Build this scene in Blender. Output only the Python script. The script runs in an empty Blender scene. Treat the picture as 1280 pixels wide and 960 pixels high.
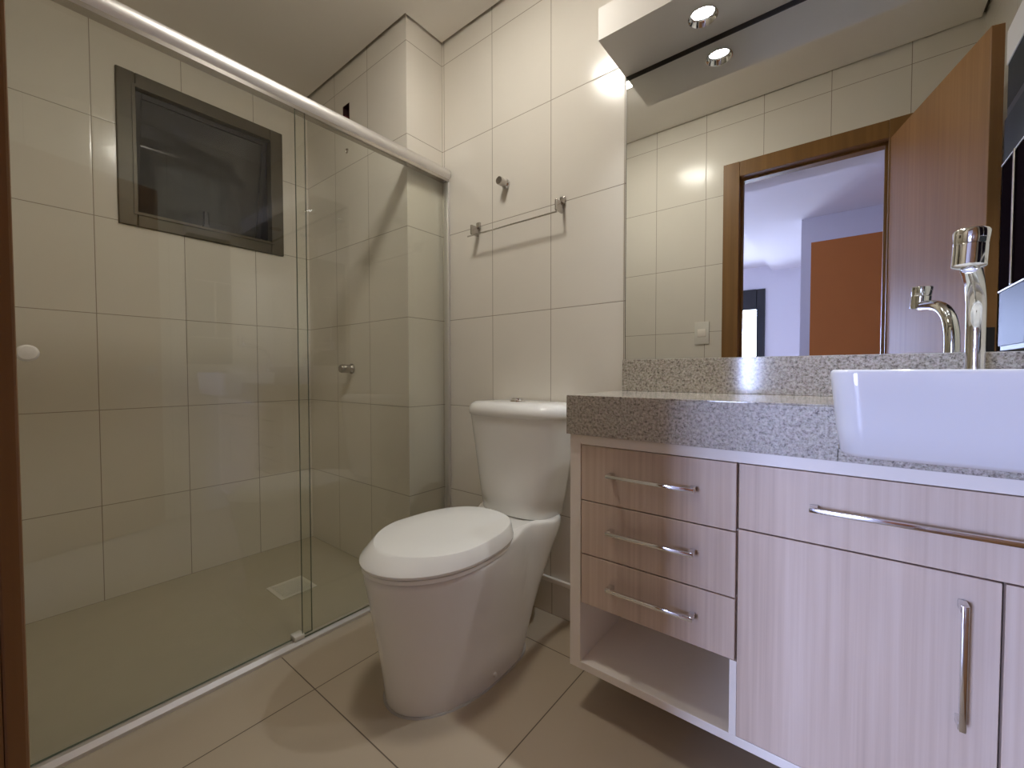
import bpy, bmesh, math
from mathutils import Vector, Matrix

# ------------------------------------------------------------------ camera, world, lights
SC = bpy.context.scene
COL = SC.collection
YAW, PITCH, ROLL, FPX = 0.6722, -0.0270, -0.0015, 525.1
CAM_POS = Vector((0.0, -1.3814, 0.9529))

cd = bpy.data.cameras.new('camera')
cd.sensor_width = 36.0
cd.lens = FPX / 1280.0 * 36.0
cd.clip_start = 0.01
cam = bpy.data.objects.new('camera', cd)
COL.objects.link(cam)
_r = Vector((math.cos(YAW), math.sin(YAW), 0)); _f = Vector((-math.sin(YAW), math.cos(YAW), 0)); _u = Vector((0, 0, 1))
_f2 = _f * math.cos(PITCH) + _u * math.sin(PITCH)
_u2 = _u * math.cos(PITCH) - _f * math.sin(PITCH)
_r3 = _r * math.cos(ROLL) + _u2 * math.sin(ROLL)
_u3 = _u2 * math.cos(ROLL) - _r * math.sin(ROLL)
cam.matrix_world = Matrix(((_r3.x, _u3.x, -_f2.x, CAM_POS.x), (_r3.y, _u3.y, -_f2.y, CAM_POS.y),
                           (_r3.z, _u3.z, -_f2.z, CAM_POS.z), (0, 0, 0, 1)))
SC.camera = cam

SC.view_settings.view_transform = 'Standard'
SC.view_settings.look = 'None'
SC.view_settings.gamma = 1.0
SC.view_settings.use_curve_mapping = False
SC.view_settings.exposure = 0.45

WORLD_STRENGTH = 62.0
w = bpy.data.worlds.new('sky'); SC.world = w; w.use_nodes = True
bgn = w.node_tree.nodes['Background']
_tc = w.node_tree.nodes.new('ShaderNodeTexCoord'); _sx = w.node_tree.nodes.new('ShaderNodeSeparateXYZ'); _rp = w.node_tree.nodes.new('ShaderNodeValToRGB')
w.node_tree.links.new(_tc.outputs['Generated'], _sx.inputs[0])
_ma = w.node_tree.nodes.new('ShaderNodeMath'); _ma.operation = 'MULTIPLY_ADD'; _ma.inputs[1].default_value = 0.5; _ma.inputs[2].default_value = 0.5
w.node_tree.links.new(_sx.outputs[2], _ma.inputs[0]); w.node_tree.links.new(_ma.outputs[0], _rp.inputs[0])
_rp.color_ramp.elements[0].position = 0.44; _rp.color_ramp.elements[0].color = (0.16, 0.18, 0.24, 1)      # ground
_rp.color_ramp.elements[1].position = 0.52; _rp.color_ramp.elements[1].color = (0.50, 0.59, 1.0, 1)       # sky
w.node_tree.links.new(_rp.outputs[0], bgn.inputs['Color'])
bgn.inputs['Strength'].default_value = WORLD_STRENGTH
SC.cycles.max_bounces = 14
SC.cycles.diffuse_bounces = 8
SC.cycles.glossy_bounces = 8
SC.cycles.transparent_max_bounces = 16
SC.cycles.caustics_reflective = False
SC.cycles.caustics_refractive = False
SC.cycles.sample_clamp_indirect = 6.0

CEILING_EMISSION = 46.0
SPOT_WATTS = 1.7

def area(name, loc, rot, sx, sy, watts, col, shape='RECTANGLE', spread=math.pi, portal=False):
    l = bpy.data.lights.new(name, 'AREA'); l.shape = shape; l.size = sx
    if shape in ('RECTANGLE', 'ELLIPSE'): l.size_y = sy
    l.energy = watts; l.color = col; l.spread = spread
    if portal: l.cycles.is_portal = True
    o = bpy.data.objects.new(name, l); COL.objects.link(o); o.location = loc; o.rotation_euler = rot
    return o
# daylight comes in through the bedroom's glazed door (portal = importance guide for the sky)
area('daylight_portal', (-1.77, -6.68, 1.05), (math.radians(90), 0, 0), 1.2, 1.9, 1.0, (1, 1, 1), portal=True)

# ------------------------------------------------------------------ main measures
ZC = 2.497           # ceiling
XW, XC, YE = -2.4187, -1.5199, -0.2074   # window wall, shaft side, shaft front
YD, XR = -1.3754, 0.45                   # door wall, right wall
XG = -1.487                              # shower screen line

# ------------------------------------------------------------------ materials
def mat(name):
    m = bpy.data.materials.new(name); m.use_nodes = True
    nt = m.node_tree
    return m, nt, nt.nodes['Principled BSDF']
def setp(b, col=None, rough=None, metal=None, spec=None, coat=None):
    if col is not None: b.inputs['Base Color'].default_value = (*col, 1)
    if rough is not None: b.inputs['Roughness'].default_value = rough
    if metal is not None: b.inputs['Metallic'].default_value = metal
    if spec is not None: b.inputs['Specular IOR Level'].default_value = spec
    if coat is not None: b.inputs['Coat Weight'].default_value = coat
def N(nt, t, **kw):
    n = nt.nodes.new(t)
    for k, v in kw.items(): setattr(n, k, v)
    return n
def math_n(nt, op, a, b=None, c=None):
    n = N(nt, 'ShaderNodeMath', operation=op)
    for i, v in enumerate((a, b, c)):
        if v is None: continue
        if isinstance(v, (int, float)): n.inputs[i].default_value = v
        else: nt.links.new(v, n.inputs[i])
    return n.outputs[0]
def noise(nt, vec, scale, detail=3.0, rough=0.5):
    n = N(nt, 'ShaderNodeTexNoise'); n.inputs['Scale'].default_value = scale
    n.inputs['Detail'].default_value = detail; n.inputs['Roughness'].default_value = rough
    nt.links.new(vec, n.inputs['Vector']); return n.outputs['Fac']
def scaled(nt, vec, s):
    n = N(nt, 'ShaderNodeVectorMath', operation='MULTIPLY'); nt.links.new(vec, n.inputs[0])
    n.inputs[1].default_value = s; return n.outputs[0]
def ramp(nt, fac, stops):
    n = N(nt, 'ShaderNodeValToRGB'); e = n.color_ramp.elements
    while len(e) < len(stops): e.new(0.5)
    for i, (p, c) in enumerate(stops): e[i].position = p; e[i].color = (*c, 1)
    nt.links.new(fac, n.inputs[0]); return n.outputs[0]
def mixc(nt, fac, a, b, blend='MIX'):
    n = N(nt, 'ShaderNodeMix', data_type='RGBA', blend_type=blend)
    for i, v in ((0, fac), (6, a), (7, b)):
        if isinstance(v, (int, float)): n.inputs[i].default_value = v
        elif isinstance(v, tuple): n.inputs[i].default_value = (*v, 1)
        else: nt.links.new(v, n.inputs[i])
    return n.outputs[2]
def bump(nt, b, h, strength=0.2, dist=0.01):
    n = N(nt, 'ShaderNodeBump'); n.inputs['Strength'].default_value = strength
    n.inputs['Distance'].default_value = dist
    nt.links.new(h, n.inputs['Height']); nt.links.new(n.outputs[0], b.inputs['Normal'])

def plain(name, col, rough=0.5, metal=0.0, var=0.03, vs=6.0, coat=0.0):
    m, nt, b = mat(name); setp(b, col, rough, metal, coat=coat)
    tc = N(nt, 'ShaderNodeTexCoord')
    f = noise(nt, tc.outputs['Object'], vs)
    c = mixc(nt, f, tuple(max(0, x * (1 - var)) for x in col), tuple(min(1, x * (1 + var)) for x in col))
    nt.links.new(c, b.inputs['Base Color'])
    return m

def tile_mat(name, ux, uy, tw, th, col, grout, gw=0.0022, v0=0.0, rough=0.16, floor=False, wav=0.05):
    """glazed tiles laid in the wall's own plane, joints as a real bevel in the bump"""
    m, nt, b = mat(name); setp(b, col, rough)
    g = N(nt, 'ShaderNodeNewGeometry')
    sp = N(nt, 'ShaderNodeSeparateXYZ'); nt.links.new(g.outputs['Position'], sp.inputs[0])
    x, y, z = sp.outputs
    if floor:
        u = math_n(nt, 'SUBTRACT', x, ux); v = math_n(nt, 'SUBTRACT', y, uy)
    else:
        sn = N(nt, 'ShaderNodeSeparateXYZ'); nt.links.new(g.outputs['True Normal'], sn.inputs[0])
        side = math_n(nt, 'GREATER_THAN', math_n(nt, 'ABSOLUTE', sn.outputs[0]), 0.5)
        a = math_n(nt, 'SUBTRACT', x, ux); c = math_n(nt, 'SUBTRACT', y, uy)
        u = math_n(nt, 'ADD', math_n(nt, 'MULTIPLY', side, c), math_n(nt, 'MULTIPLY', math_n(nt, 'SUBTRACT', 1.0, side), a))
        v = math_n(nt, 'SUBTRACT', z, v0)
    un = math_n(nt, 'DIVIDE', u, tw); vn = math_n(nt, 'DIVIDE', v, th)
    fu = math_n(nt, 'FRACT', un); fv = math_n(nt, 'FRACT', vn)
    du = math_n(nt, 'MULTIPLY', math_n(nt, 'MINIMUM', fu, math_n(nt, 'SUBTRACT', 1.0, fu)), tw)
    dv = math_n(nt, 'MULTIPLY', math_n(nt, 'MINIMUM', fv, math_n(nt, 'SUBTRACT', 1.0, fv)), th)
    dist = math_n(nt, 'MINIMUM', du, dv)
    gm = N(nt, 'ShaderNodeMapRange'); gm.inputs['From Min'].default_value = gw * 0.45; gm.inputs['From Max'].default_value = gw * 0.8
    gm.inputs['To Min'].default_value = 1.0; gm.inputs['To Max'].default_value = 0.0
    nt.links.new(dist, gm.inputs['Value'])
    cid = N(nt, 'ShaderNodeCombineXYZ')
    nt.links.new(math_n(nt, 'FLOOR', un), cid.inputs[0]); nt.links.new(math_n(nt, 'FLOOR', vn), cid.inputs[1])
    wn = N(nt, 'ShaderNodeTexWhiteNoise', noise_dimensions='2D'); nt.links.new(cid.outputs[0], wn.inputs['Vector'])
    n1 = noise(nt, g.outputs['Position'], 5.0, 4.0)
    c0 = mixc(nt, n1, tuple(k * 0.965 for k in col), tuple(min(1, k * 1.03) for k in col))
    c1 = mixc(nt, math_n(nt, 'MULTIPLY', wn.outputs['Value'], 0.05), c0, tuple(k * 0.8 for k in col))
    c2 = mixc(nt, gm.outputs[0], c1, grout)
    nt.links.new(c2, b.inputs['Base Color'])
    nt.links.new(math_n(nt, 'ADD', math_n(nt, 'MULTIPLY', gm.outputs[0], 0.5), rough), b.inputs['Roughness'])
    hm = N(nt, 'ShaderNodeMapRange'); hm.inputs['From Min'].default_value = 0.0; hm.inputs['From Max'].default_value = 0.006
    nt.links.new(dist, hm.inputs['Value'])
    n2 = noise(nt, g.outputs['Position'], 9.0, 1.0)
    h = math_n(nt, 'ADD', math_n(nt, 'MULTIPLY', hm.outputs[0], 0.25), math_n(nt, 'MULTIPLY', n2, wav * 8))
    bump(nt, b, h, 0.25, 0.004)
    return m

TILE = (0.76, 0.722, 0.65); GROUT = (0.30, 0.26, 0.205)
M = {}
M['tile_back'] = tile_mat('cream wall tile', -1.2059, 0.0, 0.3005, 0.4, TILE, GROUT)
M['tile_left'] = tile_mat('cream wall tile left', 0, -1.0873, 0.3005, 0.4, TILE, GROUT)
M['tile_shaft'] = tile_mat('cream wall tile shaft', -1.819, 0.0, 0.3005, 0.4, TILE, GROUT)
M['tile_front'] = tile_mat('cream wall tile front', -0.983, 0.0, 0.3005, 0.4, TILE, GROUT)
M['tile_right'] = tile_mat('cream wall tile right', 0, -0.02, 0.3005, 0.4, TILE, GROUT)
M['tile_skirt'] = tile_mat('cream skirting tile', -0.895, 0.0, 0.3005, 0.4, TILE, GROUT)
M['tile_floor'] = tile_mat('beige floor tile', -1.239, -0.781, 0.597, 0.597, (0.47, 0.395, 0.30), (0.12, 0.09, 0.06), gw=0.0028, rough=0.26, floor=True, wav=0.02)
M['shower_floor'] = plain('matte shower floor', (0.48, 0.435, 0.335), 0.5, 0, 0.05, 10)
M['ceiling'] = plain('ceiling paint', (0.84, 0.81, 0.76), 0.85, 0, 0.015, 3)
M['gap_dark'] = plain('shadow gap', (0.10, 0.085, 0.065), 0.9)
M['white_paint'] = plain('white lacquer', (0.78, 0.75, 0.70), 0.45, 0, 0.01)
M['white_board'] = plain('white melamine', (0.86, 0.81, 0.74), 0.4, 0, 0.015)
M['porcelain'] = plain('white porcelain', (0.80, 0.79, 0.765), 0.07, 0, 0.008, 3, coat=0.4)
M['plastic_seat'] = plain('white seat plastic', (0.83, 0.825, 0.80), 0.14, 0, 0.006, 3)
M['basin'] = plain('glazed basin', (0.80, 0.81, 0.83), 0.06, 0, 0.006, 3, coat=0.4)
M['chrome'] = plain('chrome', (0.78, 0.77, 0.76), 0.09, 1.0, 0.02)
M['chrome_dark'] = plain('brushed nickel', (0.50, 0.47, 0.44), 0.22, 1.0, 0.03)
M['alu'] = plain('satin aluminium', (0.80, 0.78, 0.77), 0.46, 1.0, 0.02)
M['bronze'] = plain('bronze anodised frame', (0.078, 0.064, 0.036), 0.42, 0.2, 0.08)
M['bronze_dark'] = plain('dark frame seal', (0.016, 0.013, 0.010), 0.5, 0.1)
M['black_glass'] = plain('black glass', (0.008, 0.005, 0.007), 0.35, 0, 0.02)
M['grey_glass'] = plain('smoked grey glass', (0.035, 0.038, 0.04), 0.45, 0, 0.08, 3)
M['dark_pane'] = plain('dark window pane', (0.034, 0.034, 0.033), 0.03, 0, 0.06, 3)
M['black_glass'].node_tree.nodes['Principled BSDF'].inputs['Specular IOR Level'].default_value = 0.0
M['grey_glass'].node_tree.nodes['Principled BSDF'].inputs['Specular IOR Level'].default_value = 0.03
M['black'] = plain('black plastic', (0.02, 0.02, 0.022), 0.4)
M['hole'] = plain('dark wall hole', (0.045, 0.012, 0.012), 0.8)
M['red_wire'] = plain('red wire', (0.22, 0.03, 0.02), 0.5)
M['white_plastic'] = plain('white plastic', (0.78, 0.76, 0.70), 0.3, 0, 0.01)
M['grate'] = plain('steel grate', (0.85, 0.83, 0.76), 0.38, 0.35, 0.05)
M['bed_wall'] = plain('bedroom white paint', (0.76, 0.75, 0.80), 0.85, 0, 0.01)
M['orange'] = plain('orange wall paint', (0.56, 0.19, 0.035), 0.7, 0, 0.05, 5)
M['silicone'] = plain('clear sealant', (0.42, 0.40, 0.37), 0.25)
M['bed_floor'] = plain('bedroom floor', (0.35, 0.27, 0.2), 0.4)

def mirror_mat():
    m, nt, b = mat('mirror glass'); setp(b, (0.86, 0.87, 0.84), 0.004, 1.0)
    return m
M['mirror'] = mirror_mat()

def pane_glass(name, tint, f0=0.04):
    """thin clear pane: tinted see-through surface with a Fresnel reflection"""
    m = bpy.data.materials.new(name); m.use_nodes = True; nt = m.node_tree; nt.nodes.clear()
    out = N(nt, 'ShaderNodeOutputMaterial'); t = N(nt, 'ShaderNodeBsdfTransparent'); gl = N(nt, 'ShaderNodeBsdfGlossy')
    ge = N(nt, 'ShaderNodeNewGeometry'); dt = N(nt, 'ShaderNodeVectorMath', operation='DOT_PRODUCT')
    nt.links.new(ge.outputs['Normal'], dt.inputs[0]); nt.links.new(ge.outputs['Incoming'], dt.inputs[1])
    cth = math_n(nt, 'ABSOLUTE', dt.outputs['Value'])
    sch = math_n(nt, 'POWER', math_n(nt, 'SUBTRACT', 1.0, cth), 5.0)      # Schlick, the same from both sides of the sheet
    frs = math_n(nt, 'ADD', math_n(nt, 'MULTIPLY', sch, 1.0 - f0), f0)
    g = N(nt, 'ShaderNodeTexCoord')
    n = noise(nt, g.outputs['Object'], 2.0)
    c = mixc(nt, n, tuple(x * 0.99 for x in tint), tint)
    nt.links.new(c, t.inputs['Color']); gl.inputs['Roughness'].default_value = 0.01
    gl.inputs['Color'].default_value = (1, 1, 1, 1)
    mx = N(nt, 'ShaderNodeMixShader'); nt.links.new(frs, mx.inputs[0])
    nt.links.new(t.outputs[0], mx.inputs[1]); nt.links.new(gl.outputs[0], mx.inputs[2])
    nt.links.new(mx.outputs[0], out.inputs['Surface'])
    return m
M['shower_glass'] = pane_glass('shower glass', (0.982, 0.988, 0.966))
M['glass_edge'] = plain('green glass edge', (0.12, 0.15, 0.11), 0.15)
M['clear_glass'] = pane_glass('window glass', (0.97, 0.98, 0.99))

def emit(name, col, s):
    m = bpy.data.materials.new(name); m.use_nodes = True; nt = m.node_tree
    b = nt.nodes['Principled BSDF']; setp(b, col, 0.4)
    b.inputs['Emission Color'].default_value = (*col, 1); b.inputs['Emission Strength'].default_value = s
    return m
M['bulb'] = emit('lit lamp face', (0.92, 0.97, 1.0), 40.0)
M['diffuser'] = emit('lit diffuser', (1.0, 0.95, 0.86), CEILING_EMISSION)

def wood(name, c_lo, c_mid, c_hi, axis='Z', rough=0.42, fine=60.0, broad=7.0):
    m, nt, b = mat(name); setp(b, c_mid, rough)
    tc = N(nt, 'ShaderNodeTexCoord')
    s = {'Z': (fine, fine, 1.3), 'X': (1.3, fine, fine)}[axis]
    s2 = {'Z': (broad, broad, 0.45), 'X': (0.45, broad, broad)}[axis]
    n1 = noise(nt, scaled(nt, tc.outputs['Object'], s), 1.0, 5.0, 0.6)
    n2 = noise(nt, scaled(nt, tc.outputs['Object'], s2), 1.0, 4.0, 0.65)
    f = math_n(nt, 'ADD', math_n(nt, 'MULTIPLY', n1, 0.45), math_n(nt, 'MULTIPLY', n2, 0.55))
    c = ramp(nt, f, [(0.30, c_lo), (0.50, c_mid), (0.68, c_hi)])
    nt.links.new(c, b.inputs['Base Color'])
    bump(nt, b, n1, 0.06, 0.002)
    return m
M['ash'] = wood('pale ash veneer', (0.47, 0.355, 0.275), (0.62, 0.495, 0.40), (0.72, 0.605, 0.51), fine=95.0, broad=4.5)
M['door_wood'] = wood('honey door veneer', (0.25, 0.115, 0.036), (0.32, 0.158, 0.052), (0.39, 0.20, 0.075), fine=45)
M['trim_wood'] = wood('brown door frame', (0.16, 0.074, 0.016), (0.22, 0.106, 0.025), (0.28, 0.142, 0.038), fine=45)

def granite(name, rough):
    m, nt, b = mat(name); setp(b, (0.4, 0.37, 0.34), rough)
    tc = N(nt, 'ShaderNodeTexCoord')
    n1 = noise(nt, tc.outputs['Object'], 150.0, 4.0, 0.7)
    n2 = noise(nt, tc.outputs['Object'], 230.0, 2.0, 0.6)
    v = N(nt, 'ShaderNodeTexVoronoi'); v.inputs['Scale'].default_value = 150.0
    nt.links.new(tc.outputs['Object'], v.inputs['Vector'])
    c = ramp(nt, n1, [(0.34, (0.12, 0.098, 0.078)), (0.43, (0.31, 0.27, 0.215)), (0.54, (0.45, 0.40, 0.335)), (0.70, (0.64, 0.59, 0.51))])
    sp = N(nt, 'ShaderNodeMapRange'); sp.inputs['From Min'].default_value = 0.62; sp.inputs['From Max'].default_value = 0.70
    nt.links.new(n2, sp.inputs['Value'])
    c2 = mixc(nt, math_n(nt, 'MULTIPLY', sp.outputs[0], 0.8), c, (0.05, 0.042, 0.04))
    c3 = mixc(nt, 0.05, c2, v.outputs['Color'], 'SOFT_LIGHT')
    hs = N(nt, 'ShaderNodeHueSaturation'); hs.inputs['Saturation'].default_value = 0.8
    nt.links.new(c3, hs.inputs['Color'])
    nt.links.new(hs.outputs[0], b.inputs['Base Color'])
    return m
M['granite'] = granite('polished speckled granite', 0.1)
M['granite_honed'] = granite('honed speckled granite edge', 0.42)

# ------------------------------------------------------------------ mesh helpers
class MB:
    def __init__(s): s.bm = bmesh.new()
    def box(s, x0, x1, y0, y1, z0, z1, bev=0.0, seg=2, mtx=None):
        t = bmesh.new()
        r = bmesh.ops.create_cube(t, size=1.0)
        for v in t.verts:
            v.co = Vector(((x0 + x1) / 2 + v.co.x * (x1 - x0), (y0 + y1) / 2 + v.co.y * (y1 - y0), (z0 + z1) / 2 + v.co.z * (z1 - z0)))
        if bev > 0: bmesh.ops.bevel(t, geom=list(t.edges), offset=bev, segments=seg, profile=0.5, affect='EDGES')
        if mtx: bmesh.ops.transform(t, matrix=mtx, verts=t.verts)
        s._add(t); return s
    def _add(s, t):
        me = bpy.data.meshes.new('tmp'); t.to_mesh(me); t.free(); s.bm.from_mesh(me); bpy.data.meshes.remove(me)
    def rings(s, rings, cap0=True, cap1=True, close=False):
        bm = s.bm; R = [[bm.verts.new(p) for p in ring] for ring in rings]
        n = len(R[0]); m = len(R)
        for i in range(m - 1 + (1 if close else 0)):
            a, b = R[i], R[(i + 1) % m]
            for j in range(n):
                bm.faces.new((a[j], a[(j + 1) % n], b[(j + 1) % n], b[j]))
        if not close:
            if cap0: bm.faces.new(list(reversed(R[0])))
            if cap1: bm.faces.new(R[-1])
        return s
    def tube(s, pts, r, n=16, cap=True):
        pts = [Vector(p) for p in pts]; rr = r if isinstance(r, (list, tuple)) else [r] * len(pts)
        rings = []; prev = None
        for i, p in enumerate(pts):
            d = (pts[min(i + 1, len(pts) - 1)] - pts[max(i - 1, 0)]).normalized()
            if prev is None:
                a = Vector((0, 0, 1)) if abs(d.z) < 0.9 else Vector((1, 0, 0))
                e1 = d.cross(a).normalized()
            else:
                e1 = (prev - d * prev.dot(d)).normalized()
            prev = e1; e2 = d.cross(e1)
            rings.append([p + (e1 * math.cos(2 * math.pi * k / n) + e2 * math.sin(2 * math.pi * k / n)) * rr[i] for k in range(n)])
        return s.rings(rings, cap, cap)
    def lathe(s, prof, origin, axis, n=32):
        """prof: list of (distance along axis, radius)"""
        o = Vector(origin); ax = Vector(axis).normalized()
        return s.tube_profile([(o + ax * t, r) for t, r in prof], ax, n)
    def tube_profile(s, pr, ax, n):
        a = Vector((0, 0, 1)) if abs(ax.z) < 0.9 else Vector((1, 0, 0))
        e1 = ax.cross(a).normalized(); e2 = ax.cross(e1)
        rings = [[p + (e1 * math.cos(2 * math.pi * k / n) + e2 * math.sin(2 * math.pi * k / n)) * max(r, 1e-4) for k in range(n)] for p, r in pr]
        return s.rings(rings)

ORG = {}
def tag(o, label=None, cat=None, group=None, kind=None):
    if label: o['label'] = label
    if cat: o['category'] = cat
    if group: o['group'] = group
    if kind: o['kind'] = kind
    return o
def obj(name, mb, m, parent=None, smooth=True, angle=40, org=None):
    """link the mesh builder's geometry (world coordinates) as ONE object"""
    bm = mb.bm
    if parent is not None: base = ORG[parent.name]
    else: base = Vector(org) if org is not None else Vector((0, 0, 0))
    bmesh.ops.translate(bm, vec=-base, verts=bm.verts)
    bmesh.ops.recalc_face_normals(bm, faces=bm.faces)
    me = bpy.data.meshes.new(name); bm.to_mesh(me); bm.free()
    o = bpy.data.objects.new(name, me); COL.objects.link(o)
    me.materials.append(M[m] if isinstance(m, str) else m)
    if smooth:
        for p in me.polygons: p.use_smooth = True
        me.set_sharp_from_angle(angle=math.radians(angle))
    if parent is not None:
        o.parent = parent; ORG[o.name] = base
    else:
        o.location = base; ORG[o.name] = base
    return o
def thing(name, loc, label, cat, group=None):
    o = bpy.data.objects.new(name, None); COL.objects.link(o); o.location = loc
    o.empty_display_size = 0.05; ORG[o.name] = Vector(loc)
    return tag(o, label, cat, group)
def struct(name, mb, m, label=None, cat=None, parent=None):
    o = obj(name, mb, m, parent, smooth=False)
    if parent is None: tag(o, label, cat, kind='structure')
    return o
def B(*a, **k): return MB().box(*a, **k)

# ------------------------------------------------------------------ the bathroom shell
ZT = ZC + 0.035
struct('floor', B(XG - 0.02, XR, YD - 0.125, 0, -0.06, 0), 'tile_floor', 'beige square tiled floor of the bathroom', 'floor')
struct('floor_shower', B(XW, XG - 0.02, YD, YE, -0.06, 0), 'shower_floor', 'matte olive grey shower floor behind the glass', 'floor')
struct('wall_back', B(XC, XR, 0, 0.1, -0.06, ZT), 'tile_back', 'cream tiled back wall behind the toilet and vanity', 'wall')
# shaft that closes the shower end, with the open electrical box in it
hx0, hx1, hz0, hz1 = -2.037, -1.977, 2.205, 2.312
mb = MB()
mb.box(XW, hx0, YE, 0.1, -0.06, ZT).box(hx1, XC, YE, 0.1, -0.06, ZT)
mb.box(hx0, hx1, YE, 0.1, -0.06, hz0).box(hx0, hx1, YE, 0.1, hz1, ZT).box(hx0, hx1, YE + 0.05, 0.1, hz0, hz1)
struct('wall_shaft', mb, 'tile_shaft', 'cream tiled shaft wall at the end of the shower', 'wall')
# window wall
wy0, wy1, wz0, wz1 = -1.0135, -0.3485, 1.588, 2.243
mb = MB()
mb.box(XW - 0.14, XW, YD - 0.125, wy0, -0.06, ZT).box(XW - 0.14, XW, wy1, 0.1, -0.06, ZT)
mb.box(XW - 0.14, XW, wy0, wy1, -0.06, wz0).box(XW - 0.14, XW, wy0, wy1, wz1, ZT)
struct('wall_left', mb, 'tile_left', 'cream tiled shower wall with the small window', 'wall')
# door wall
dx0, dx1, dz = -0.530, 0.174, 2.112
mb = MB()
mb.box(XW, dx0, YD - 0.125, YD, -0.06, ZT).box(dx1, XR + 0.1, YD - 0.125, YD, -0.06, ZT).box(dx0, dx1, YD - 0.125, YD, dz, ZT)
struct('wall_front', mb, 'tile_front', 'cream tiled door wall seen in the mirror', 'wall')
struct('wall_right', B(XR, XR + 0.1, YD, 0.1, -0.06, ZT), 'tile_right', 'cream tiled right wall beside the vanity', 'wall')
# ceiling board stops short of the walls and leaves a dark shadow gap
G = 0.014
mb = MB()
mb.box(XW + G, XC + G, YD + G, YE - G, ZC, ZC + 0.02).box(XC + G, XR - G, YD + G, -G, ZC, ZC + 0.02)
struct('ceiling', mb, 'ceiling', 'plain plaster ceiling with a shadow gap along the walls', 'ceiling')
struct('trim_1', B(XW, XR, YD, 0.0, ZC + 0.022, ZT), 'gap_dark', 'dark recess above the ceiling edge', 'trim')
# skirting
mb = B(XC, -0.02, -0.006, 0, 0, 0.128)
bs = struct('baseboard_back', mb, 'tile_skirt', 'cream tile skirting along the back wall', 'baseboard')
struct('ledge', B(XC, -0.02, -0.013, 0, 0.128, 0.147, 0.003), 'white_board', parent=bs)

# ------------------------------------------------------------------ doorway, door
def leaf_matrix():
    p = Vector((0.149, YD + 0.012, 0)); q = Vector((0.352, -0.690, 0)); e = (q - p).normalized()
    n = Vector((e.y, -e.x, 0))
    return Matrix(((e.x, n.x, 0, p.x), (e.y, n.y, 0, p.y), (0, 0, 1, 0), (0, 0, 0, 1))), (q - p).length
tr = struct('trim_2', MB().box(-0.585, -0.50, YD - 0.003, YD + 0.010, 0, 2.169, 0.002).box(0.144, 0.229, YD - 0.003, YD + 0.010, 0, 2.169, 0.002)
            .box(-0.50, 0.144, YD - 0.003, YD + 0.008, 2.084, 2.169, 0.003), 'trim_wood', 'brown wooden door casing around the doorway', 'trim')
struct('jamb', MB().box(-0.53, -0.50, YD - 0.128, YD - 0.003, 0, 2.112).box(0.144, 0.174, YD - 0.128, YD - 0.003, 0, 2.112)
       .box(-0.50, 0.144, YD - 0.128, YD - 0.003, 2.084, 2.112)
       .box(-0.50, -0.488, YD - 0.075, YD - 0.045, 0, 2.084).box(0.132, 0.144, YD - 0.075, YD - 0.045, 0, 2.084)
       .box(-0.488, 0.132, YD - 0.075, YD - 0.045, 2.072, 2.084), 'trim_wood', parent=tr)
LM, LL = leaf_matrix()
dr = struct('door_1', B(0, LL, 0, 0.034, 0.008, 2.078, 0.002, mtx=LM), 'door_wood', 'open honey brown wooden door seen in the mirror', 'door')
h = MB().lathe([(0, 0.024), (0.008, 0.024), (0.009, 0.010), (0.045, 0.010), (0.046, 0.0)], LM @ Vector((LL - 0.06, 0, 0.98)), LM.to_3x3() @ Vector((0, -1, 0)), 20)
h.tube([LM @ Vector((LL - 0.06, -0.042, 0.98)), LM @ Vector((LL - 0.10, -0.045, 0.98)), LM @ Vector((LL - 0.17, -0.043, 0.98))], 0.009, 12)
struct('door_handle', h, 'chrome_dark', parent=dr)
struct('lock_plate', MB().box(LL - 0.001, LL + 0.002, 0.006, 0.028, 0.90, 1.10, mtx=LM), 'black', parent=dr)

# ------------------------------------------------------------------ shower window
f = MB()
x0, x1 = XW - 0.04, XW + 0.012
t = 0.062
f.box(x0, x1, wy0, wy0 + t, wz0, wz1, 0.004).box(x0, x1, wy1 - t, wy1, wz0, wz1, 0.004)
f.box(x0, x1, wy0 + t, wy1 - t, wz0, wz0 + t, 0.004).box(x0, x1, wy0 + t, wy1 - t, wz1 - t, wz1, 0.004)
win = struct('window_1', f, 'bronze', 'small bronze framed window with a tilted dark pane in the shower wall', 'window')
# sash hinged at its top, tilted outwards at the foot
iy0, iy1, iz0, iz1 = wy0 + t, wy1 - t, wz0 + t, wz1 - t
TM = Matrix.Translation((XW - 0.012, 0, iz1)) @ Matrix.Rotation(math.radians(13), 4, 'Y') @ Matrix.Translation((-(XW - 0.012), 0, -iz1))
s = MB(); ts = 0.026
sx0, sx1 = XW - 0.036, XW - 0.012
s.box(sx0, sx1, iy0 + .003, iy0 + ts, iz0 - .01, iz1 - .003, 0.002, mtx=TM).box(sx0, sx1, iy1 - ts, iy1 - .003, iz0 - .01, iz1 - .003, 0.002, mtx=TM)
s.box(sx0, sx1, iy0 + ts, iy1 - ts, iz0 - .01, iz0 + ts - .01, 0.002, mtx=TM).box(sx0, sx1, iy0 + ts, iy1 - ts, iz1 - ts, iz1 - .003, 0.002, mtx=TM)
sash = struct('sash', s, 'bronze_dark', parent=win)
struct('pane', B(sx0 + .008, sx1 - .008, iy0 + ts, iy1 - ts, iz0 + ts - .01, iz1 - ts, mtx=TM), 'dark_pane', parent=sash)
struct('inner_trim', MB().box(XW + .004, XW + .017, iy0 - .012, iy0, iz0 - .012, iz1 + .012).box(XW + .004, XW + .017, iy1, iy1 + .012, iz0 - .012, iz1 + .012)
       .box(XW + .004, XW + .017, iy0, iy1, iz1, iz1 + .012).box(XW + .004, XW + .017, iy0, iy1, iz0 - .012, iz0), 'bronze', parent=win)
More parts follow.
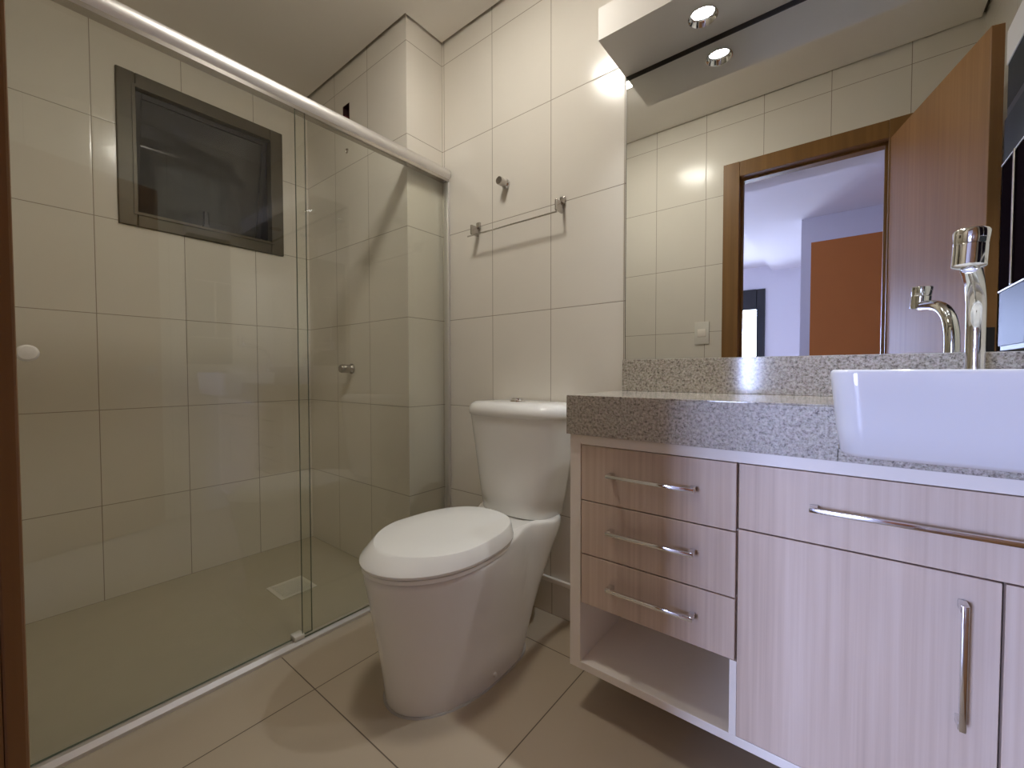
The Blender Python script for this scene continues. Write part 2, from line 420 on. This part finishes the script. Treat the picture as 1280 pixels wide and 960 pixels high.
hd = MB().box(XW - .02, XW + .016, -0.715, -0.690, iz0 - 0.004, iz0 + 0.012, .003).box(XW - .004, XW + .012, -0.711, -0.694, iz0 + 0.01, iz0 + 0.075, .003)
struct('latch', hd, 'black', parent=win)
# dark box added outside the window to shut out the bright sky
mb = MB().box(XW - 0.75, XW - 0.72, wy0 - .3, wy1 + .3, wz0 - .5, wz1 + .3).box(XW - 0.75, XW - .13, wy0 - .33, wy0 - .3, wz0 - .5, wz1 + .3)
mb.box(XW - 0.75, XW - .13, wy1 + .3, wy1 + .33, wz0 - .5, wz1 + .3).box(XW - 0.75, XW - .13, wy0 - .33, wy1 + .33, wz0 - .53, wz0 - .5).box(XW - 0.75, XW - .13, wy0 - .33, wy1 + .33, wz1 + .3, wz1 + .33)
struct('wall_sky_block', mb, 'gap_dark', 'dark box added outside the small window to keep the sky light out', 'wall')

# ------------------------------------------------------------------ bedroom seen through the doorway in the mirror
YB = YD - 0.125
bx0, bx1, by = -3.2, 2.2, -6.7
struct('floor_bedroom', B(bx0, bx1, by - .1, YB, -0.06, 0), 'bed_floor', 'bedroom floor beyond the doorway', 'floor')
struct('wall_bedroom_left', B(bx0 - .1, bx0, by - .1, YB, -0.06, 2.80), 'bed_wall', 'white left bedroom wall', 'wall')
struct('wall_bedroom_right', B(bx1, bx1 + .1, by - .1, YB, -0.06, 2.80), 'bed_wall', 'white right bedroom wall', 'wall')
mb = MB().box(bx0 - .1, XW - .14, YB - .02, YB + .1, -.06, 2.80).box(XW - .14, dx0, YB - .02, YB, -.06, 2.80).box(dx1, bx1 + .1, YB - .02, YB, -.06, 2.80).box(dx0, dx1, YB - .02, YB, dz, 2.80)
mb.box(XR + .1, bx1 + .1, YB, YB + .1, -.06, 2.80)
struct('wall_bedroom_front', mb, 'bed_wall', 'white bedroom side of the bathroom wall', 'wall')
gx0, gx1, gz1 = -2.45, -1.067, 2.335
mb = MB().box(bx0, gx0, by - .12, by, -.06, 2.80).box(gx1, bx1, by - .12, by, -.06, 2.80).box(gx0, gx1, by - .12, by, gz1, 2.80)
struct('wall_bedroom_back', mb, 'bed_wall', 'white far bedroom wall with the glazed door', 'wall')
ow = struct('wall_bedroom_orange', B(-0.407, bx1, -4.5, -4.2, 0, 2.61), 'bed_wall', 'white bedroom wall block with an orange painted panel', 'wall')
struct('painted_panel', B(-0.318, bx1, -4.203, -4.199, 0, 2.346), 'orange', parent=ow)
cb = struct('ceiling_bedroom', MB().box(bx0, -0.975, by, YB, 2.70, 2.80).box(-0.975, bx1, by, YB, 2.61, 2.80), 'bed_wall', 'white bedroom ceiling with a step', 'ceiling')
struct('bulkhead', MB().box(-1.6, 1.4, -1.62, YB - .02, 2.10, 2.61).box(-1.6, 1.4, -1.72, -1.62, 2.115, 2.61), 'bed_wall', parent=cb)
# glazed balcony door
f = MB(); fw = 0.125
f.box(gx1 - fw, gx1, by - .06, by + .03, 0, gz1, .004).box(gx0, gx0 + fw, by - .06, by + .03, 0, gz1, .004)
f.box(gx0 + fw, gx1 - fw, by - .06, by + .05, 2.003, gz1, .004).box(gx0 + fw, gx1 - fw, by - .06, by + .03, 0, .10, .004)
f.box(-1.80, -1.72, by - .06, by + .03, .1, 2.003, .004)
w2 = struct('window_2', f, 'black', 'dark framed bedroom window with a blown-out bright pane, seen in the mirror', 'window')
struct('pane', MB().box(gx0 + fw, -1.80, by - .03, by - .024, .1, 2.003).box(-1.72, gx1 - fw, by - .03, by - .024, .1, 2.003), 'clear_glass', parent=w2)

# ------------------------------------------------------------------ shower screen
ss = thing('shower_screen', (XG, -0.69, 0), 'framed clear glass shower screen with a sliding panel on a round aluminium rail', 'shower screen')
def pane(name, x, y0, y1, z0, z1, th):
    p = obj(name, B(x - th / 2, x + th / 2, y0, y1, z0, z1), 'shower_glass', ss, smooth=False)
    p.data.materials.append(M['glass_edge'])
    for poly in p.data.polygons:
        if abs(poly.normal.x) < 0.5: poly.material_index = 1
    return p
fixed = pane('fixed_panel', XG + 0.009, -0.706, -0.006, 0.024, 1.868, 0.008)
slide = pane('sliding_panel', XG - 0.009, -1.355, -0.664, 0.024, 1.868, 0.008)
kb = MB().lathe([(0, .016), (.010, .019), (.016, .019), (.021, .015), (.023, 0)], (XG - 0.005, -1.318, 1.0), (1, 0, 0), 24)
kb.lathe([(0, .016), (.010, .019), (.016, .019), (.021, .015), (.023, 0)], (XG - 0.013, -1.318, 1.0), (-1, 0, 0), 24)
tag(obj('knob', kb, 'white_plastic', slide), 'round white pull knob')
n = 28
def oval(y):
    return [Vector((XG + 0.028 * math.cos(2 * math.pi * k / n), y, 1.880 + 0.028 * math.sin(2 * math.pi * k / n))) for k in range(n)]
obj('top_rail', MB().rings([oval(YD + .001), oval(-0.004)]), 'alu', ss)
obj('rail_groove', B(XG - .017, XG + .017, YD + .002, -0.005, 1.845, 1.858), 'chrome_dark', ss)
mb = MB().rings([[Vector((XG + a, y, z)) for a, z in ((-.017, 0), (.019, 0), (.019, .010), (.010, .023), (-.010, .023), (-.017, .012))] for y in (YD + .001, -0.007)])
obj('bottom_track', mb, 'alu', ss, smooth=False)
obj('wall_profile', MB().box(XG - .014, XG + .016, -0.012, 0, 0.024, 1.86, .002), 'alu', ss)
obj('guide_block', B(XG - .022, XG + .014, -.735, -.700, .022, .040, .003), 'white_plastic', ss)

# shower fittings on the shaft wall
sv = thing('shower_valve', (-1.981, YE, 0.974), 'small chrome shower valve handle on the shaft wall behind glass', 'valve')
obj('flange', MB().lathe([(0, .026), (.004, .026), (.010, .020), (.018, .018)], (-1.981, YE, .974), (0, -1, 0), 28), 'chrome_dark', sv)
obj('handle', MB().lathe([(.016, .015), (.020, .021), (.058, .021), (.064, .018), (.064, 0)], (-1.981, YE, .974), (0, -1, 0), 28), 'chrome_dark', sv)
bx = thing('electrical_box', (-2.007, YE, hz0), 'open dark electrical box with a loose wire high on the shaft wall', 'electrical box')
obj('recess', MB().box(hx0, hx0 + .003, YE - .001, YE + .049, hz0, hz1).box(hx1 - .003, hx1, YE - .001, YE + .049, hz0, hz1)
    .box(hx0, hx1, YE - .001, YE + .049, hz0, hz0 + .003).box(hx0, hx1, YE - .001, YE + .049, hz1 - .003, hz1).box(hx0, hx1, YE + .045, YE + .049, hz0, hz1), 'hole', bx, smooth=False)
obj('wire', MB().tube([(-2.0, YE + .044, 2.25), (-2.01, YE - .005, 2.255), (-2.045, YE - .02, 2.245), (-2.075, YE - .02, 2.225), (-2.09, YE - .015, 2.20)], .0022, 8), 'red_wire', bx)
wo = obj('water_outlet', MB().lathe([(0, .012), (.004, .012), (.004, .008), (.001, .007), (.001, 0)], (-2.002, YE, 2.079), (0, -1, 0), 16), 'chrome_dark', org=(-2.002, YE, 2.079))
tag(wo, 'tiny capped water outlet below the electrical box', 'water outlet')
fd = thing('floor_drain', (-1.912, -0.551, 0), 'square steel drain grate in the shower floor', 'floor drain')
obj('frame', MB().box(-1.988, -1.836, -.627, -.612, 0, .004, .001).box(-1.988, -1.836, -.490, -.475, 0, .004, .001).box(-1.988, -1.973, -.612, -.490, 0, .004, .001).box(-1.851, -1.836, -.612, -.490, 0, .004, .001), 'grate', fd)
mb = MB()
for i in range(9):
    mb.box(-1.973 + i * .0136, -1.973 + i * .0136 + .0075, -.612, -.490, 0, .003)
obj('grate', mb, 'grate', fd, smooth=False)

# ------------------------------------------------------------------ toilet
TX = -.985
def egg(z, hw, yf, yb, yc, nf=2.0, nr=3.0, n=72, neck=0.0, ny=-0.235, ns=0.075):
    pts = []
    for k in range(n):
        a = 2 * math.pi * k / n
        c, s = math.cos(a), math.sin(a)
        e = nf if s < 0 else nr
        x = hw * math.copysign(abs(c) ** (2 / e), c)
        y = yc + (yc - yf if s < 0 else yb - yc) * math.copysign(abs(s) ** (2 / e), s)
        x *= 1 - neck * math.exp(-((y - ny) / ns) ** 2)
        pts.append(Vector((TX + x, y, z)))
    return pts
to = thing('toilet', (TX, -0.4, 0), 'white close-coupled toilet with closed lid and tapered tank', 'toilet')
def rise(ring, k):
    # the rim climbs to the tank platform behind the seat
    for p in ring:
        t = min(1, max(0, (p.y + .30) / .08)); p.z += k * t * t * (3 - 2 * t)
    return ring
lv = [(0.0, .155, -.684, -.190, -.43, 0, 3.2, 0), (.012, .157, -.688, -.186, -.43, 0, 3.2, 0), (.06, .159, -.693, -.170, -.43, .01, 3.4, 0), (.13, .163, -.703, -.140, -.44, .03, 3.8, 0),
      (.20, .169, -.714, -.108, -.45, .08, 4.2, 0), (.27, .176, -.727, -.076, -.46, .15, 4.8, .002), (.33, .182, -.738, -.050, -.46, .22, 5.6, .008),
      (.362, .186, -.745, -.036, -.46, .27, 6.5, .014), (.384, .1875, -.748, -.030, -.46, .31, 7, .020), (.392, .187, -.747, -.030, -.46, .325, 7, .023), (.397, .185, -.744, -.031, -.46, .335, 7, .025), (.3995, .180, -.738, -.036, -.46, .345, 7, .0255)]
obj('bowl', MB().rings([rise(egg(z, hw, yf, yb, yc, 2.1, nr, neck=nk, ny=-.225, ns=.068), k) for z, hw, yf, yb, yc, nk, nr, k in lv]), 'porcelain', to, angle=60)
def sq(z, hw, yf, yb, yc=-.1, nf=2.4, nr=6, n=64):
    return [p + Vector((-.003, 0, 0)) for p in egg(z, hw, yf, yb, yc, nf, nr, n)]
LYC = -.52
obj('seat', MB().rings([egg(.3995, .182, -.748, -.256, LYC, 2.0, 2.4), egg(.402, .186, -.753, -.252, LYC, 2.0, 2.4), egg(.412, .186, -.753, -.252, LYC, 2.0, 2.4), egg(.4145, .182, -.748, -.256, LYC, 2.0, 2.4)]), 'plastic_seat', to, angle=50)
lid = obj('lid', MB().rings([egg(.4152, .184, -.750, -.252, LYC, 2.0, 2.4), egg(.417, .189, -.756, -.249, LYC, 2.0, 2.4), egg(.424, .1905, -.758, -.248, LYC, 2.0, 2.4), egg(.429, .1890, -.755, -.249, LYC, 1.97, 2.4),
    egg(.458, .1775, -.722, -.253, -.53, 1.8, 2.5), egg(.4615, .1745, -.716, -.256, -.53, 1.8, 2.5), egg(.4628, .168, -.706, -.263, -.53, 1.8, 2.5), egg(.464, .10, -.61, -.34, -.53, 1.9, 2.4)]), 'plastic_seat', to, angle=24)
for sgn in (-1, 1):
    obj('hinge', MB().tube([(TX + sgn * .045, -.250, .428), (TX + sgn * .075, -.250, .428)], .008, 14), 'plastic_seat', to)
tk = []
for z, q in ((.421, 0), (.425, .02), (.50, .24), (.60, .50), (.70, .76), (.775, .97), (.788, 1.0)):
    hw = .158 + .067 * q - (0.006 if z < .423 else 0)
    tk.append(sq(z, hw, -.186 - .016 * q + (.005 if z < .423 else 0), -.016, -.085, 2.7, 7))
obj('tank', MB().rings(tk), 'porcelain', to, angle=60)
tl = obj('tank_lid', MB().rings([sq(z, hw, yf, -.012, -.085, 2.6, 7) for z, hw, yf in ((.787, .226, -.200), (.790, .232, -.208), (.800, .234, -.211), (.815, .233, -.209), (.830, .225, -.199), (.839, .208, -.180), (.843, .12, -.13))]), 'porcelain', to, angle=60)
fb = MB().lathe([(0, .030), (.006, .030), (.009, .027), (.010, .022), (.015, .021), (.0165, .017), (.0165, 0)], (TX - .004, -.105, .840), (0, 0, 1), 28)
tag(obj('flush_button', fb, 'chrome', to), 'chrome dual flush button')
for sgn in (1, -1):
    obj('bolt_cap', MB().lathe([(-.01, .0075), (.006, .0075), (.011, .005), (.012, 0)], (TX + sgn * .154, -.43, .030), (sgn, 0, .25), 16), 'white_plastic', to)
obj('base_seal', MB().rings([egg(0.0, .161, -.692, -.183, -.43, 2.1, 3.2), egg(0.004, .159, -.690, -.185, -.43, 2.1, 3.2)]), 'silicone', to)

# ------------------------------------------------------------------ vanity cabinet
CX0, CX1, CF = -0.603, 0.448, -0.361
vc = thing('vanity_cabinet', (-0.08, -0.18, 0.125), 'wall-hung vanity cabinet with pale wood fronts and white edges', 'cabinet')
c = MB()
c.box(CX0, -.570, CF, -.008, .125, .7825, .001)                 # left side
c.box(-.570, CX1, CF, -.008, .756, .7825, .001)                 # top
c.box(-.570, CX1, CF, -.008, .125, .146, .001)                  # bottom
c.box(-.194, -.180, CF + .0, -.008, .146, .314)                 # divider beside the open shelf
c.box(-.194, -.180, CF + .02, -.008, .314, .756)
c.box(.424, CX1, CF, -.008, .146, .756)
c.box(-.570, .424, -.026, -.008, .146, .756)
c.box(-.570, -.194, CF + .02, -.026, .314, .328)                # roof of the open shelf
obj('carcass', c, 'white_board', vc, smooth=False)
def bar_handle(name, p0, p1, parent, w=.0045):
    """square bar on two posts standing off the front"""
    p0, p1 = Vector(p0), Vector(p1); e = (p1 - p0).normalized(); m = MB()
    yb = p0.y
    if abs(e.x) > .5:
        m.box(p0.x, p1.x, yb - .004, yb + .004, p0.z - w, p0.z + w, .0015)
        for xx in (p0.x, p1.x - .014): m.box(xx, xx + .014, yb, CF + .0005, p0.z - w - .001, p0.z + w + .001, .0015)
    else:
        m.box(p0.x - w, p0.x + w, yb - .004, yb + .004, p0.z, p1.z, .0015)
        for zz in (p0.z, p1.z - .014): m.box(p0.x - w - .001, p0.x + w + .001, yb, CF + .0005, zz, zz + .014, .0015)
    return obj(name, m, 'chrome', parent)
HY = CF - .026
def front(name, xa, xb, za, zb):
    return obj(name, B(xa, xb, CF, CF + .018, za, zb, .0008, 1), 'ash', vc, smooth=False)
for zt, zb in ((.754, .6035), (.6005, .4545), (.4515, .315)):
    d_ = front('drawer', -.5675, -.1845, zb, zt)
    zh = {0.754: .6845, .6005: .536, .4515: .387}[zt]
    bar_handle('handle', (-.483, HY, zh), (-.266, HY, zh), d_)
d_ = front('drawer', -.1795, .4215, .6125, .754)
bar_handle('handle', (-.053, HY, .685), (.300, HY, .685), d_)
d_ = front('door', -.1795, .2035, .147, .6095)
bar_handle('handle', (.159, HY, .358), (.159, HY, .569), d_)
front('door', .2075, .4215, .147, .6095)

# granite worktop, notched for the semi-recessed basin
X0 = -0.609
BX0, BX1, BYF, BYB = -.022, .424, -.500, -.165
ct = thing('worktop', (-0.08, -0.18, 0.783), 'thick speckled grey granite worktop with upstand', 'worktop')
m_ = MB()
xl, xr = BX0 + .013, BX1 - .013
m_.box(X0, xl, -.355, -.001, .783, .8905).box(X0, xl, -.372, -.355, .8865, .8905, .0008).box(xr, .449, -.355, -.001, .783, .8905).box(xr, .449, -.372, -.355, .8865, .8905, .0008)
m_.box(xl, xr, BYB + .004, -.001, .783, .8905)
obj('slab', m_, 'granite', ct, smooth=False)
m_ = MB().box(X0, xl, -.373, -.355, .783, .8865, .0008).box(xr, .449, -.373, -.355, .783, .8865, .0008).box(xl - .002, xr + .002, -.373, -.355, .783, .8065)
obj('apron', m_, 'granite_honed', ct, smooth=False)
obj('upstand', B(-.601, .449, -.021, -.001, .8905, .996, .0015), 'granite', ct, smooth=False)

# basin
def rrect(z, x0, x1, y0, y1, r, k=8):
    P = []
    for cx_, cy_, a0 in ((x1 - r, y1 - r, 0), (x0 + r, y1 - r, 90), (x0 + r, y0 + r, 180), (x1 - r, y0 + r, 270)):
        for i in range(k + 1):
            a = math.radians(a0 + 90 * i / k); P.append(Vector((cx_ + r * math.cos(a), cy_ + r * math.sin(a), z)))
    return P
wb = thing('washbasin', (0.2, -.33, .81), 'white rounded rectangular semi-recessed basin overhanging the granite', 'washbasin')
R = []
for z, i, r in ((.8085, .034, .03), (.811, .022, .034), (.818, .015, .036), (.86, .009, .037), (.92, .003, .038), (.950, 0, .038), (.9545, .001, .037), (.957, .004, .034),
                (.957, .012, .03), (.954, .016, .028), (.92, .022, .035), (.87, .045, .05), (.84, .09, .06), (.832, .14, .02)):
    R.append(rrect(z, BX0 + i, BX1 - i, BYF + i, BYB - i, r))
obj('bowl', MB().rings(R), 'basin', wb, angle=60)
obj('drain', MB().lathe([(0, .02), (.003, .02), (.004, .012), (.004, 0)], (.2, -.33, .832), (0, 0, 1), 20), 'chrome', wb)

# tap
FX, FY = .204, -.125
fa = thing('faucet', (FX, FY, .8905), 'tall chrome pillar tap with a curved spout behind the basin', 'faucet')
obj('base', MB().lathe([(0, .024), (.006, .024), (.012, .019), (.022, .0165)], (FX, FY, .8905), (0, 0, 1), 28), 'chrome', fa)
HP = Vector((.163, -.314, 1.135))
pts = [(FX, FY, .90), (FX, FY, .97), (FX, FY, 1.03), (FX - .001, FY - .006, 1.062), (FX - .004, FY - .022, 1.092), (FX - .010, FY - .048, 1.114), (FX - .018, FY - .085, 1.128), (FX - .028, FY - .13, 1.136), (FX - .037, FY - .172, 1.141)]
def smooth_pts(p, n=6):
    p = [Vector(q) for q in p]; out = []
    for i in range(len(p) - 1):
        a, b, c_, d__ = p[max(i - 1, 0)], p[i], p[i + 1], p[min(i + 2, len(p) - 1)]
        for k in range(n):
            t_ = k / n
            out.append(.5 * ((2 * b) + (c_ - a) * t_ + (2 * a - 5 * b + 4 * c_ - d__) * t_ * t_ + (3 * b - a - 3 * c_ + d__) * t_ ** 3))
    out.append(p[-1]); return out
obj('spout', MB().tube(smooth_pts(pts), .0145, 24), 'chrome', fa)
hdv = (Vector((.06, .10, 1))).normalized()
obj('outlet', MB().lathe([(-.002, .0135), (0, .0205), (.001, .022), (.036, .022)], HP, hdv, 32), 'chrome', fa)
obj('handle', MB().lathe([(.0365, .020), (.0385, .0215), (.060, .0235), (.063, .022), (.064, 0)], HP, hdv, 32), 'chrome', fa)
obj('aerator', MB().lathe([(-.003, .010), (.0, .011)], HP, hdv, 20), 'chrome_dark', fa)

# ------------------------------------------------------------------ mirror, light box above it
mr = thing('mirror', (-.07, 0, 1.0), 'large frameless wall mirror above the granite upstand', 'mirror')
obj('mirror_glass', B(-.597, .449, -.004, -.0015, .9975, 1.938), 'mirror', mr, smooth=False)
obj('backing', MB().box(-.600, .449, -.0015, 0, .9975, 1.952).box(-.600, .449, -.006, -.0015, 1.938, 1.952), 'bronze_dark', mr, smooth=False)
lb = thing('light_box', (-.07, -.1, 1.953), 'white boxed lighting shelf above the mirror', 'light box')
hy = -.1005
SPX = (-.3315, .125)
# bottom board with round openings
def board_with_holes(x0, x1, y0, y1, z0, z1, holes, r, n=40):
    bm = bmesh.new(); edges = []
    def loop(ps):
        vs = [bm.verts.new(p) for p in ps]
        return [bm.edges.new((vs[i], vs[(i + 1) % len(vs)])) for i in range(len(vs))]
    E_ = loop([(x0, y0, z0), (x1, y0, z0), (x1, y1, z0), (x0, y1, z0)])
    for hx in holes: E_ += loop([(hx + r * math.cos(2 * math.pi * k / n), hy + r * math.sin(2 * math.pi * k / n), z0) for k in range(n)])
    bmesh.ops.triangle_fill(bm, use_beauty=True, use_dissolve=False, edges=E_)
    g = bmesh.ops.extrude_face_region(bm, geom=list(bm.faces))
    for v in [e for e in g['geom'] if isinstance(e, bmesh.types.BMVert)]: v.co.z = z1
    m = MB(); m._add(bm); return m
obj('bottom_board', board_with_holes(-.601, .449, -.206, 0, 1.953, 1.965, SPX, .034), 'white_paint', lb, smooth=False)
obj('front_board', MB().box(-.601, .449, -.206, -.191, 1.965, 2.047).box(-.601, -.588, -.191, 0, 1.965, 2.047).box(-.588, .449, -.191, 0, 2.037, 2.047), 'white_paint', lb, smooth=False)
def downlight(x, label):
    d = thing('downlight', (x, hy, 1.953), label, 'downlight', 'downlights in the light box')
    obj('trim_ring', MB().rings([[Vector((x + r * math.cos(2 * math.pi * k / 36), hy + r * math.sin(2 * math.pi * k / 36), z)) for k in range(36)]
        for r, z in ((.0335, 1.956), (.0390, 1.9528), (.0388, 1.9505), (.0370, 1.9495), (.0330, 1.9535), (.0255, 1.9660), (.0250, 1.972), (.0335, 1.972))], close=True), 'chrome', d)
    obj('lamp', MB().lathe([(0, 0), (0, .0205), (.004, .0245), (.05, .020), (.05, 0)], (x, hy, 1.967), (0, 0, 1), 28), 'bulb', d)
    a = area('downlight_light', (x, hy, 1.966), (0, 0, 0), .038, .038, SPOT_WATTS, (.93, .97, 1.0), 'DISK', math.radians(110))
    return d
downlight(SPX[0], 'lit chrome downlight in the visible end of the light box')
downlight(SPX[1], 'lit chrome downlight further right in the light box, just out of view')

# ceiling lamp (it throws the towel rail's shadow)
PX, PY = -.93, -.68
cl = thing('ceiling_lamp', (PX, PY, ZC), 'round flush ceiling lamp over the room', 'ceiling lamp')
obj('base', MB().lathe([(0, .13), (.018, .13), (.02, .125)], (PX, PY, ZC), (0, 0, -1), 40), 'white_plastic', cl)
obj('diffuser', MB().lathe([(.02, .120), (.032, .117), (.042, .10), (.047, .05), (.048, 0)], (PX, PY, ZC), (0, 0, -1), 40), 'diffuser', cl)

# ------------------------------------------------------------------ wall fittings
rh = thing('robe_hook', (-1.128, 0, 1.742), 'chrome cylindrical robe hook on the tiled wall above the towel rail', 'robe hook')
obj('flange', MB().lathe([(0, .020), (.004, .0205), (.009, .019), (.013, .0145)], (-1.128, 0, 1.742), (0, -1, 0), 28), 'chrome', rh)
obj('peg', MB().lathe([(.011, .0125), (.014, .0155), (.046, .0165), (.050, .0155), (.050, 0)], (-1.128, 0, 1.742), (0, -1, 0), 28), 'chrome_dark', rh)
tb = thing('towel_rail', (-1.07, 0, 1.55), 'thin chrome towel rail on two square brackets', 'towel rail')
for x in (-1.283, -.849):
    m_ = MB().box(x - .011, x + .011, -.011, 0, 1.587, 1.616, .003).box(x - .0045, x + .0045, -.054, -.008, 1.553, 1.594, .002)
    obj('bracket', m_, 'chrome_dark', tb)
obj('bar', MB().tube([(-1.305, -.050, 1.548), (-.845, -.050, 1.548)], .0038, 14), 'chrome', tb)

po = thing('power_outlet', (-.698, YD, 1.194), 'white switch plate on the tiled wall beside the door frame', 'power outlet')
obj('plate', B(-.740, -.655, YD, YD + .008, 1.126, 1.262, .003), 'white_plastic', po)
obj('rocker', MB().box(-.722, -.673, YD + .006, YD + .011, 1.170, 1.218, .003), 'white_board', po)

# ------------------------------------------------------------------ dark glass wall cabinet on the right wall
wc = thing('wall_cabinet', (.41, -.45, 1.02), 'dark glass wall cabinet beyond the door edge at the mirror side', 'cabinet')
ya, yb_ = -.54, -.30
obj('body', B(.362, .449, ya, yb_, 1.015, 1.735, .002), 'bronze_dark', wc, smooth=False)
obj('cornice', B(.359, .449, ya - .005, yb_, 1.865, 1.965, .002), 'white_paint', wc, smooth=False)
obj('upper_panel', B(.362, .449, ya, yb_, 1.735, 1.865), 'grey_glass', wc, smooth=False)
obj('middle_panel', B(.357, .362, ya + .004, yb_, 1.57, 1.70), 'grey_glass', wc, smooth=False)
obj('door', B(.355, .362, ya + .004, yb_, 1.195, 1.565, .001), 'black_glass', wc, smooth=False)
obj('lower_panel', B(.357, .362, ya + .004, yb_, 1.03, 1.19), 'grey_glass', wc, smooth=False)
obj('handle_strip', MB().box(.349, .355, -.405, -.392, 1.195, 1.565, .0015), 'chrome', wc, smooth=False)
for ze in (1.565, 1.190): obj('edge_strip', B(.353, .357, ya + .004, yb_, ze, ze + .004), 'alu', wc, smooth=False)
